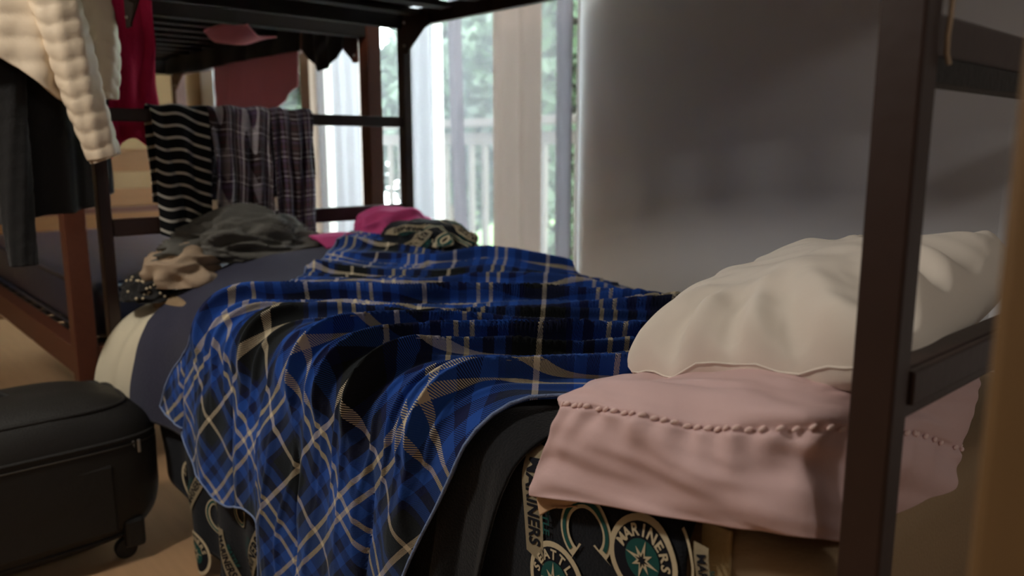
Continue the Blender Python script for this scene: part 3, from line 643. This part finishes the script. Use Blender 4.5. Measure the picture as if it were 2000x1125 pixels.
# cream lining peeping out under the hem corner
ctrl = [[(.668, .690, .640), (.662, .655, .640), (.664, .62, .640)], [(.655, .683, .615), (.660, .655, .612), (.664, .62, .618)], [(.650, .672, .592), (.658, .650, .610), (.666, .62, .618)]]
cloth('lining', patch(ctrl, 14, 14), m_pinkin, pk, thick=.003)
def pillow(c, U, V, T, seed, na=120, nb=120, wr=.007):
    a = np.linspace(-1, 1, na)[:, None]; b = np.linspace(-1, 1, nb)[None, :]
    a = np.sign(a)*np.abs(a)**.8; b = np.sign(b)*np.abs(b)**.8
    U, V, c = np.array(U), np.array(V), np.array(c); Nn = np.cross(U, V); Nn = Nn/np.linalg.norm(Nn); Nn = Nn*np.sign(Nn[2])
    pr_ = (np.maximum(1-np.abs(a)**2.6, 0)*np.maximum(1-np.abs(b)**2.6, 0))**.40
    ea = 1-.07*(1-b*b)-.10*(a*a*b*b)**2; eb = 1-.07*(1-a*a)-.10*(a*a*b*b)**2
    base = c+U*(a*ea)[..., None]+V*(b*eb)[..., None]
    rim = np.maximum(np.abs(a)+0*b, np.abs(b)+0*a)**6
    base = base+Nn*(.007*np.sin(a*6+1.0)*rim+.004*np.sin(a*15+b*9)*rim)[..., None]+V*(.02*np.sin(a*11)*rim*np.abs(b))[..., None]
    A2, B2 = a+0*b, b+0*a
    edge = 1-np.minimum(1-np.abs(A2), 1-np.abs(B2))
    th = np.arctan2(B2, A2)
    wn = wr*nzv(A2, B2, seed, 2.2)+.5*wr*nzv(A2*1.2, B2*3.0, seed+4, 2.4)+wr*1.1*np.sin(th*13+3*nzv(A2, B2, seed+1, 1.5))*sst(.45, .95, edge)*(pr_ > 0)
    wn = wn*np.minimum(pr_*2.5, 1)
    top = base+Nn*(T*pr_+wn)[..., None]; bot = base-Nn*(T*(.44+.42*(1-a)/2)*pr_)[..., None]
    return top, bot
wp = empty('white_pillow', (1.03, .53, .78), 'plump white pillow lying on top of the pink pillowcase', 'pillow')
top, bot = pillow((.998, .496, .828), (.033, .206, -.054), (.24, .02, .025), .093, 3.7, wr=.012)
nu_, nv_ = top.shape[:2]
allP = np.concatenate([top.reshape(-1, 3), bot.reshape(-1, 3)]); I = np.arange(nu_*nv_).reshape(nu_, nv_)
q_ = np.stack([I[:-1, :-1], I[1:, :-1], I[1:, 1:], I[:-1, 1:]], -1).reshape(-1, 4)
me = bpy.data.meshes.new('pillowcase'); me.from_pydata(allP.tolist(), [], q_.tolist()+(q_[:, ::-1]+nu_*nv_).tolist())
bm = bmesh.new(); bm.from_mesh(me); bmesh.ops.remove_doubles(bm, verts=bm.verts, dist=.0004); bmesh.ops.recalc_face_normals(bm, faces=bm.faces); bm.to_mesh(me); bm.free()
obj('pillowcase', me, m_pillow, wp, smooth=True)
# seam piping round the pillow
edge_pts = [top[i, 0] for i in range(0, nu_, 6)]
tubeo('seam', [Vector(p)+Vector((0, 0, -.001)) for p in edge_pts], .0014, m_pillow, wp, 6)
# ================================================================ CLOTHES HUNG ON THE FOOT RAIL
def hung(name, mat, x0, x1, yb, zb, front, back, label, cat, seed, folds_=.008, freq=60, hemv=.02, group=None, uvrot=0, uvs=1.0):
    """a garment folded over a horizontal bar at (yb, zb): front drop, over the bar, back drop"""
    nu, nv = 90, 70; r = .026
    x = np.linspace(x0, x1, nv)[None, :]; Ltot = front+back+r*PI
    t = np.linspace(0, 1, nu)[:, None]; hem = front+hemv*np.sin(x*23+seed)
    d = -hem+(hem+back+r*PI)*t
    yv = np.where(d < 0, yb-r, np.where(d < r*PI, yb-r*np.cos(np.clip(d/r, 0, PI)), yb+r)); zv = np.where(d < 0, zb+d, np.where(d < r*PI, zb+r*np.sin(np.clip(d/r, 0, PI)), zb-(d-r*PI)))
    X = x+0*t; hang = np.clip(np.maximum(-d, d-r*PI)/.12, 0, 1)
    f = folds_*np.sin(X*freq+seed+1.6*nzv(X, d*.6, seed, 7))*(.35+.65*hang)+folds_*.8*nzv(X*3, d, seed+2, 6)*hang
    out = np.where(d < r*PI/2, -1, 1)
    X2 = X+.010*nzv(X, d, seed+7, 6)*hang+(X-(x0+x1)/2)*-.06*hang
    P = np.stack([X2, yv+out*np.abs(f)+0*X, zv+.003*np.sin(X*70+seed)], -1)
    arc = X+folds_*1.2*np.sin(X*freq+seed)
    ca, sa = math.cos(uvrot), math.sin(uvrot)
    UV = np.stack([(arc*ca-d*sa)*uvs, (arc*sa+d*ca)*uvs], -1)
    return tag(cloth(name, P, mat, None, UV, thick=.004, off=1), label, cat, group)
YB, ZB = 2.353, 1.148
hung('striped_shirt', m_stripe, .745, .905, YB, ZB, .345, .25, 'black top with thin white stripes folded over the foot rail', 'clothing', 1.0, .016, 42, .012, uvrot=.28)
hung('flannel_shirt', m_shirt1, .905, 1.092, YB, ZB+.002, .35, .25, 'mauve and grey check flannel shirt on the foot rail beside the striped top', 'clothing', 2.3, .020, 62, .015, uvrot=.12)
hung('flannel_shirt', m_shirt2, 1.095, 1.238, YB, ZB, .37, .25, 'dark purple check flannel shirt on the foot rail nearest the window', 'clothing', 4.1, .018, 75, .012)
# crimson top on the far bunk's near end rail
hung('crimson_shirt', m_crimson, .668, .845, 2.575, 1.53, .50, .2, 'crimson lace-knit top hanging behind the foot rail beside the white jacket', 'clothing', 6.0, .016, 48, .05)
hung('black_shirt', m_dark, .615, .69, 2.545, 1.50, .60, .1, 'black top hanging beside the crimson one behind the white sleeve', 'clothing', 7.2, .012, 40, .03)
# maroon towel along the wall-side rail of the far bunk
def panel(name, mat, x, ys, ztops, zbots, label, cat, seed, amp=.012, freq=26, thick=.004, parent=None):
    nv, nu = 80, 60; t = np.linspace(0, 1, nv)[None, :]; u = np.linspace(0, 1, nu)[:, None]
    Y = np.interp(t, np.linspace(0, 1, len(ys)), ys)+0*u
    zt_ = np.interp(t, np.linspace(0, 1, len(ztops)), ztops); zb_ = np.interp(t, np.linspace(0, 1, len(zbots)), zbots)
    Z = zt_+(zb_-zt_)*u
    X = x-np.abs(amp*np.sin(Y*freq+seed+1.2*nzv(Y, Z, seed, 4)))*(.3+.7*u)-.4*amp*nzv(Y, Z, seed+1, 7)
    o = cloth(name, np.stack([X, Y, Z], -1), mat, parent, thick=thick, off=0)
    return tag(o, label, cat) if label else o
panel('maroon_towel', m_maroon, 1.565, [3.04, 3.35, 3.6, 3.90], [1.50, 1.50], [1.30, 1.18, .98, .90], 'dusty maroon towel hanging in front of the far window', 'towel', 2.0, .02, 17)
panel('black_cloth', m_dark, 1.565, [2.665, 2.72, 2.80, 2.86, 2.93, 2.99], [1.55, 1.55], [1.44, 1.385, 1.355, 1.345, 1.40, 1.45], 'black cloth drooping to a point from the far upper bunk', 'cloth', 4.0, .015, 30)
panel('black_blanket', m_dark, 1.555, [3.0, 3.3, 3.7, 4.1, 4.55], [1.56, 1.56], [1.435, 1.44, 1.44, 1.43, 1.45], 'black blanket edge hanging along the far upper bunk above the maroon towel', 'blanket', 5.0, .012, 12)
ctrl = [[(1.10, 2.70, 1.45), (1.12, 2.57, 1.46), (1.16, 2.48, 1.45)], [(1.16, 2.76, 1.425), (1.19, 2.64, 1.415), (1.22, 2.54, 1.43)], [(1.24, 2.82, 1.435), (1.26, 2.72, 1.42), (1.28, 2.62, 1.44)], [(1.32, 2.90, 1.45), (1.34, 2.80, 1.45), (1.36, 2.68, 1.45)]]
tag(cloth('rose_cloth', patch(ctrl, 30, 30)+np.array([0, .12, .0]), m_rose, None, thick=.006), 'dusty rose cloth sagging below the dark far upper bunk', 'cloth')
# ================================================================ JACKETS AT THE NEAR FOOT POST
def shell(c, rx, ry, z0, z1, hem, seed, rz=0, quilt=0, nu=80, nv=90, taper=0):
    """hanging body of a coat: flattened tube from shoulders z1 down to a hem line"""
    v = np.linspace(0, 2*PI, nv, endpoint=False)[None, :]; u = np.linspace(0, 1, nu)[:, None]
    hz = hem(np.cos(v)); Z = z1+(hz-z1)*u
    k = 1+taper*u; w_ = .006*np.sin(v*9+3*u+seed)*u+.004*np.sin(v*5+seed)
    qd = quilt*(np.abs(np.sin((Z-z0)*PI/.052))**.6+0*v) if quilt else 0
    sh = np.minimum(1, .35+u*3.2)
    x = np.cos(v)*(rx*k*sh)+np.cos(v)*(w_+qd); y_ = np.sin(v)*(ry*k)+np.sin(v)*(w_+qd)
    ca, sa = math.cos(rz), math.sin(rz)
    return np.stack([c[0]+x*ca-y_*sa, c[1]+x*sa+y_*ca, Z+0*x], -1)
def sleeve(pts, rad, seed, quilt=0, n=40, m=110, squash=.75, step=.042):
    C_ = np.array([interp(np.array(pts, float), t) for t in np.linspace(0, 1, m)]); R_ = np.interp(np.linspace(0, 1, m), np.linspace(0, 1, len(rad)), rad)
    d = np.gradient(C_, axis=0); d /= np.linalg.norm(d, axis=1, keepdims=True)
    side = np.cross(d, np.array([0, 1., 0])); side /= np.linalg.norm(side, axis=1, keepdims=True); fr = np.cross(side, d)
    L_ = np.concatenate([[0], np.cumsum(np.linalg.norm(np.diff(C_, axis=0), axis=1))])
    th = np.linspace(0, 2*PI, n, endpoint=False)
    ph = L_[:, None]/step+.25*np.sin(th*2+seed)+.15*np.sin(th*3)
    q = quilt*(np.abs(np.sin(ph*PI))**.5-.6)+.002*np.sin(th*7+ph)
    rr = R_[:, None]+q
    return C_[:, None, :]+side[:, None, :]*(rr*np.cos(th))[..., None]+fr[:, None, :]*(rr*np.sin(th)*squash)[..., None]
wj = empty('white_jacket', (.46, 2.2, 1.0), 'ivory quilted jacket hanging at the top left with one long sleeve', 'jacket')
body_hem = lambda c: np.interp(c, [-1, -.55, -.1, .25, .6, 1], [1.16, 1.20, 1.265, 1.235, 1.19, 1.15])
cloth('body', shell((.405, 2.26), .135, .075, 1.2, 1.72, body_hem, 1.0, rz=-.35, quilt=.006), m_quilt, wj, thick=.006, wrap=True, off=-1)
cloth('sleeve', sleeve([(.455, 2.17, 1.68), (.475, 2.165, 1.50), (.510, 2.16, 1.33), (.545, 2.165, 1.16), (.575, 2.17, 1.03)], [.052, .056, .052, .045, .038], 2.0, quilt=.0055), m_quilt, wj, thick=.005, wrap=True, off=-1)
cloth('sleeve', sleeve([(.565, 2.30, 1.68), (.605, 2.31, 1.50), (.632, 2.32, 1.32), (.632, 2.32, 1.18)], [.05, .05, .045, .03], 5.0, quilt=.004), m_quilt, wj, thick=.005, wrap=True, off=-1)
cloth('cuff_lining', sleeve([(.573, 2.17, 1.05), (.577, 2.17, 1.032), (.579, 2.17, 1.026)], [.034, .036, .036], 1.0, m=8), m_quilt_in, wj, thick=.003, wrap=True, off=-1)
tubeo('hanger_hook', [(.47, 2.235, 1.68), (.52, 2.235, 1.74), (.62, 2.235, 1.74), (.66, 2.235, 1.73)], .004, m_metal, wj, 6)
bj = empty('black_coat', (.46, 2.3, .8), 'long black coat hanging below the ivory jacket with one sleeve lower', 'coat')
coat_hem = lambda c: np.interp(c, [-1, -.6, 0, .5, 1], [.86, .87, .885, .885, .90])
cloth('body', shell((.47, 2.345), .105, .05, .9, 1.66, coat_hem, 2.0, rz=-.1, taper=.08), m_dark, bj, thick=.005, wrap=True, off=-1)
cloth('sleeve', sleeve([(.405, 2.28, 1.62), (.398, 2.265, 1.35), (.392, 2.255, 1.05), (.392, 2.25, .765)], [.05, .046, .040, .030], 3.0, quilt=.0015), m_dark, bj, thick=.004, wrap=True, off=-1)
tubeo('hanger_hook', [(.48, 2.345, 1.64), (.53, 2.345, 1.73), (.62, 2.345, 1.74), (.665, 2.345, 1.73)], .004, m_metal, bj, 6)
# a few pale garments farther back on the left edge
panel('pale_shirt', m_beige, .60, [4.15, 4.25, 4.35], [1.50, 1.50], [.98, 1.02, 1.08], 'pale shirt hanging far behind the black coat at the left edge', 'clothing', 1.2, .02, 40)
# folded paper strip lying on the headboard rail far left
boxo_ = boxo('folded_paper', (.66, 4.60, .842), (.86, 4.65, .885), m_white_trim, None, bev=.006); tag(boxo_, 'white folded paper lying on the far headboard plank', 'paper')
# ================================================================ SUITCASE
su = empty('suitcase', (.28, 2.22, 0), 'large black soft suitcase standing on the floor beside the bed', 'suitcase', rz=0)
def super_box(c, R, p=5, nu=70, nv=120, bulge=0, seed=0):
    u = np.linspace(-PI/2, PI/2, nu)[:, None]; v = np.linspace(0, 2*PI, nv, endpoint=False)[None, :]
    f = lambda t, q: np.sign(t)*np.abs(t)**(2/q)
    cu, su_ = f(np.cos(u), 3.2), f(np.sin(u), 3.6)
    X = cu*f(np.cos(v), p); Y = cu*f(np.sin(v), p); Z = su_+0*v
    n1 = np.array([[noise.noise(Vector((X[i, j]*2.2+seed, Y[i, j]*2.2, Z[i, j]*2.2))) for j in range(nv)] for i in range(nu)])
    k = 1+.018*n1
    return np.stack([c[0]+R[0]*X*k, c[1]+R[1]*Y*k, c[2]+R[2]*Z*k], -1)
SC, SR = (.285, 2.215, .242), (.345, .180, .212)
me = grid_mesh('body', super_box(SC, SR, 5, seed=2), None, True); obj('body', me, m_suit, su, smooth=True)
def ring(z, k, rad, name, mat):
    f = lambda t: np.sign(t)*abs(t)**(2/5)
    su_ = abs(z-SC[2])/SR[2]; cu = math.cos(math.asin(min(1, su_**1.8)))**(2/3.2); k = k*cu
    pts = [(SC[0]+SR[0]*k*f(math.cos(a)), SC[1]+SR[1]*k*f(math.sin(a)), z) for a in np.linspace(0, 2*PI, 97)]
    tubeo(name, pts, rad, mat, su, 8)
ring(.335, 1.0, .005, 'piping', m_suit2); ring(.318, 1.003, .0022, 'zipper', m_metal); ring(.415, 1.0, .006, 'piping', m_suit2); ring(.075, 1.0, .006, 'piping', m_suit2)
tubeo('carry_handle', [(.16, 2.22, .440), (.19, 2.22, .458), (.30, 2.22, .460), (.33, 2.22, .440)], .011, m_suit2, su, 10)
for dx in (-.24, .24):
    for dy in (-.12, .12):
        bm = bmesh.new(); bmesh.ops.create_cone(bm, cap_ends=True, segments=20, radius1=.026, radius2=.026, depth=.022, matrix=Matrix.Translation((SC[0]+dx, SC[1]+dy, .026)) @ Matrix.Rotation(PI/2, 4, 'X')); obj('wheel', bm, m_rubber, su)
boxo('front_pocket', (.06, 2.036, .10), (.50, 2.052, .28), m_suit, su, bev=.007)
boxo('corner_guard', (.515, 2.045, .04), (.565, 2.075, .12), m_rubber, su, bev=.01)
for zx in (.548, .562):
    boxo('zipper_pull', (zx, 2.048, .29), (zx+.008, 2.054, .325), m_bolt, su, bev=.002)
# ================================================================ CURTAINS
def curtain(name, mat, x, y0, y1, n_fold, amp, label, seed, z0=.02, z1=2.10, sway=.0, nv=160):
    nu = 24; Y = np.linspace(y0, y1, nv)[None, :]; Z = np.linspace(z1, z0, nu)[:, None]
    t = (Y-y0)/(y1-y0); low = (z1-Z)/(z1-z0)
    X = x+amp*np.sin(t*n_fold*2*PI+seed+.5*low)*(.7+.3*low)+.3*amp*np.sin(t*n_fold*4.4+seed*2)
    Y2 = Y+sway*low*low+.25*amp*np.cos(t*n_fold*2*PI+seed)
    return tag(cloth(name, np.stack([X, Y2, Z+0*Y], -1), mat, None, thick=0), label, 'curtain')
curtain('sheer_curtain', m_sheer, 2.21, 2.16, 4.10, 9, .004, 'sheer white curtain drawn across the sliding glass door', .3)
curtain('curtain', m_curt_t, 2.165, 2.255, 2.535, 2.2, .012, 'taupe curtain panel hanging in the middle of the glass door', 1.2)
curtain('curtain', m_curt_g, 2.165, 2.085, 2.165, 1.0, .008, 'narrow grey curtain fold beside the grey wall', .6)
curtain('curtain', m_curt_g, 2.165, 2.745, 2.845, 1.0, .008, 'slim grey curtain fold left of the taupe panel', 2.0, sway=-.08)
curtain('curtain', m_curt_w, 2.165, 2.97, 3.23, 2.0, .012, 'bright white curtain panel beside the steel bunk post', .9)
curtain('curtain', m_curt_w, 2.165, 3.37, 3.48, 1.0, .008, 'white curtain fold seen between the two bunk posts', 2.9)
curtain('curtain', m_curt_w, 2.165, 3.57, 3.83, 2.2, .010, 'pale curtain panel seen through the foot rails of the bunk', 3.4)
curtain('sheer_curtain', m_sheer, 2.18, 4.28, 5.50, 7, .006, 'sheer curtain over the farther window behind the maroon towel', 1.9, z0=.75)
rod = empty('curtain_rod', (2.18, 3.0, 2.115), 'curtain rod above the sliding glass door', 'curtain rod')
tubeo('rod', [(2.185, 2.09, 2.125), (2.185, 5.50, 2.125)], .010, m_metal, rod, 10)
for y_ in (2.2, 3.8, 5.48): tubeo('bracket', [(2.185, y_, 2.125), (2.20, y_, 2.16)], .006, m_metal, rod, 8)
# loop of pale cord on the foreground post
tag(tubeo('cord', [(.7045, .258, 1.23), (.7045, .257, 1.19), (.703, .2565, 1.17), (.701, .256, 1.152), (.700, .2565, 1.140), (.7025, .257, 1.126), (.707, .256, 1.118)], .0022, m_beige, None, 6), 'thin pale cord hanging down the foreground bunk post', 'cord')
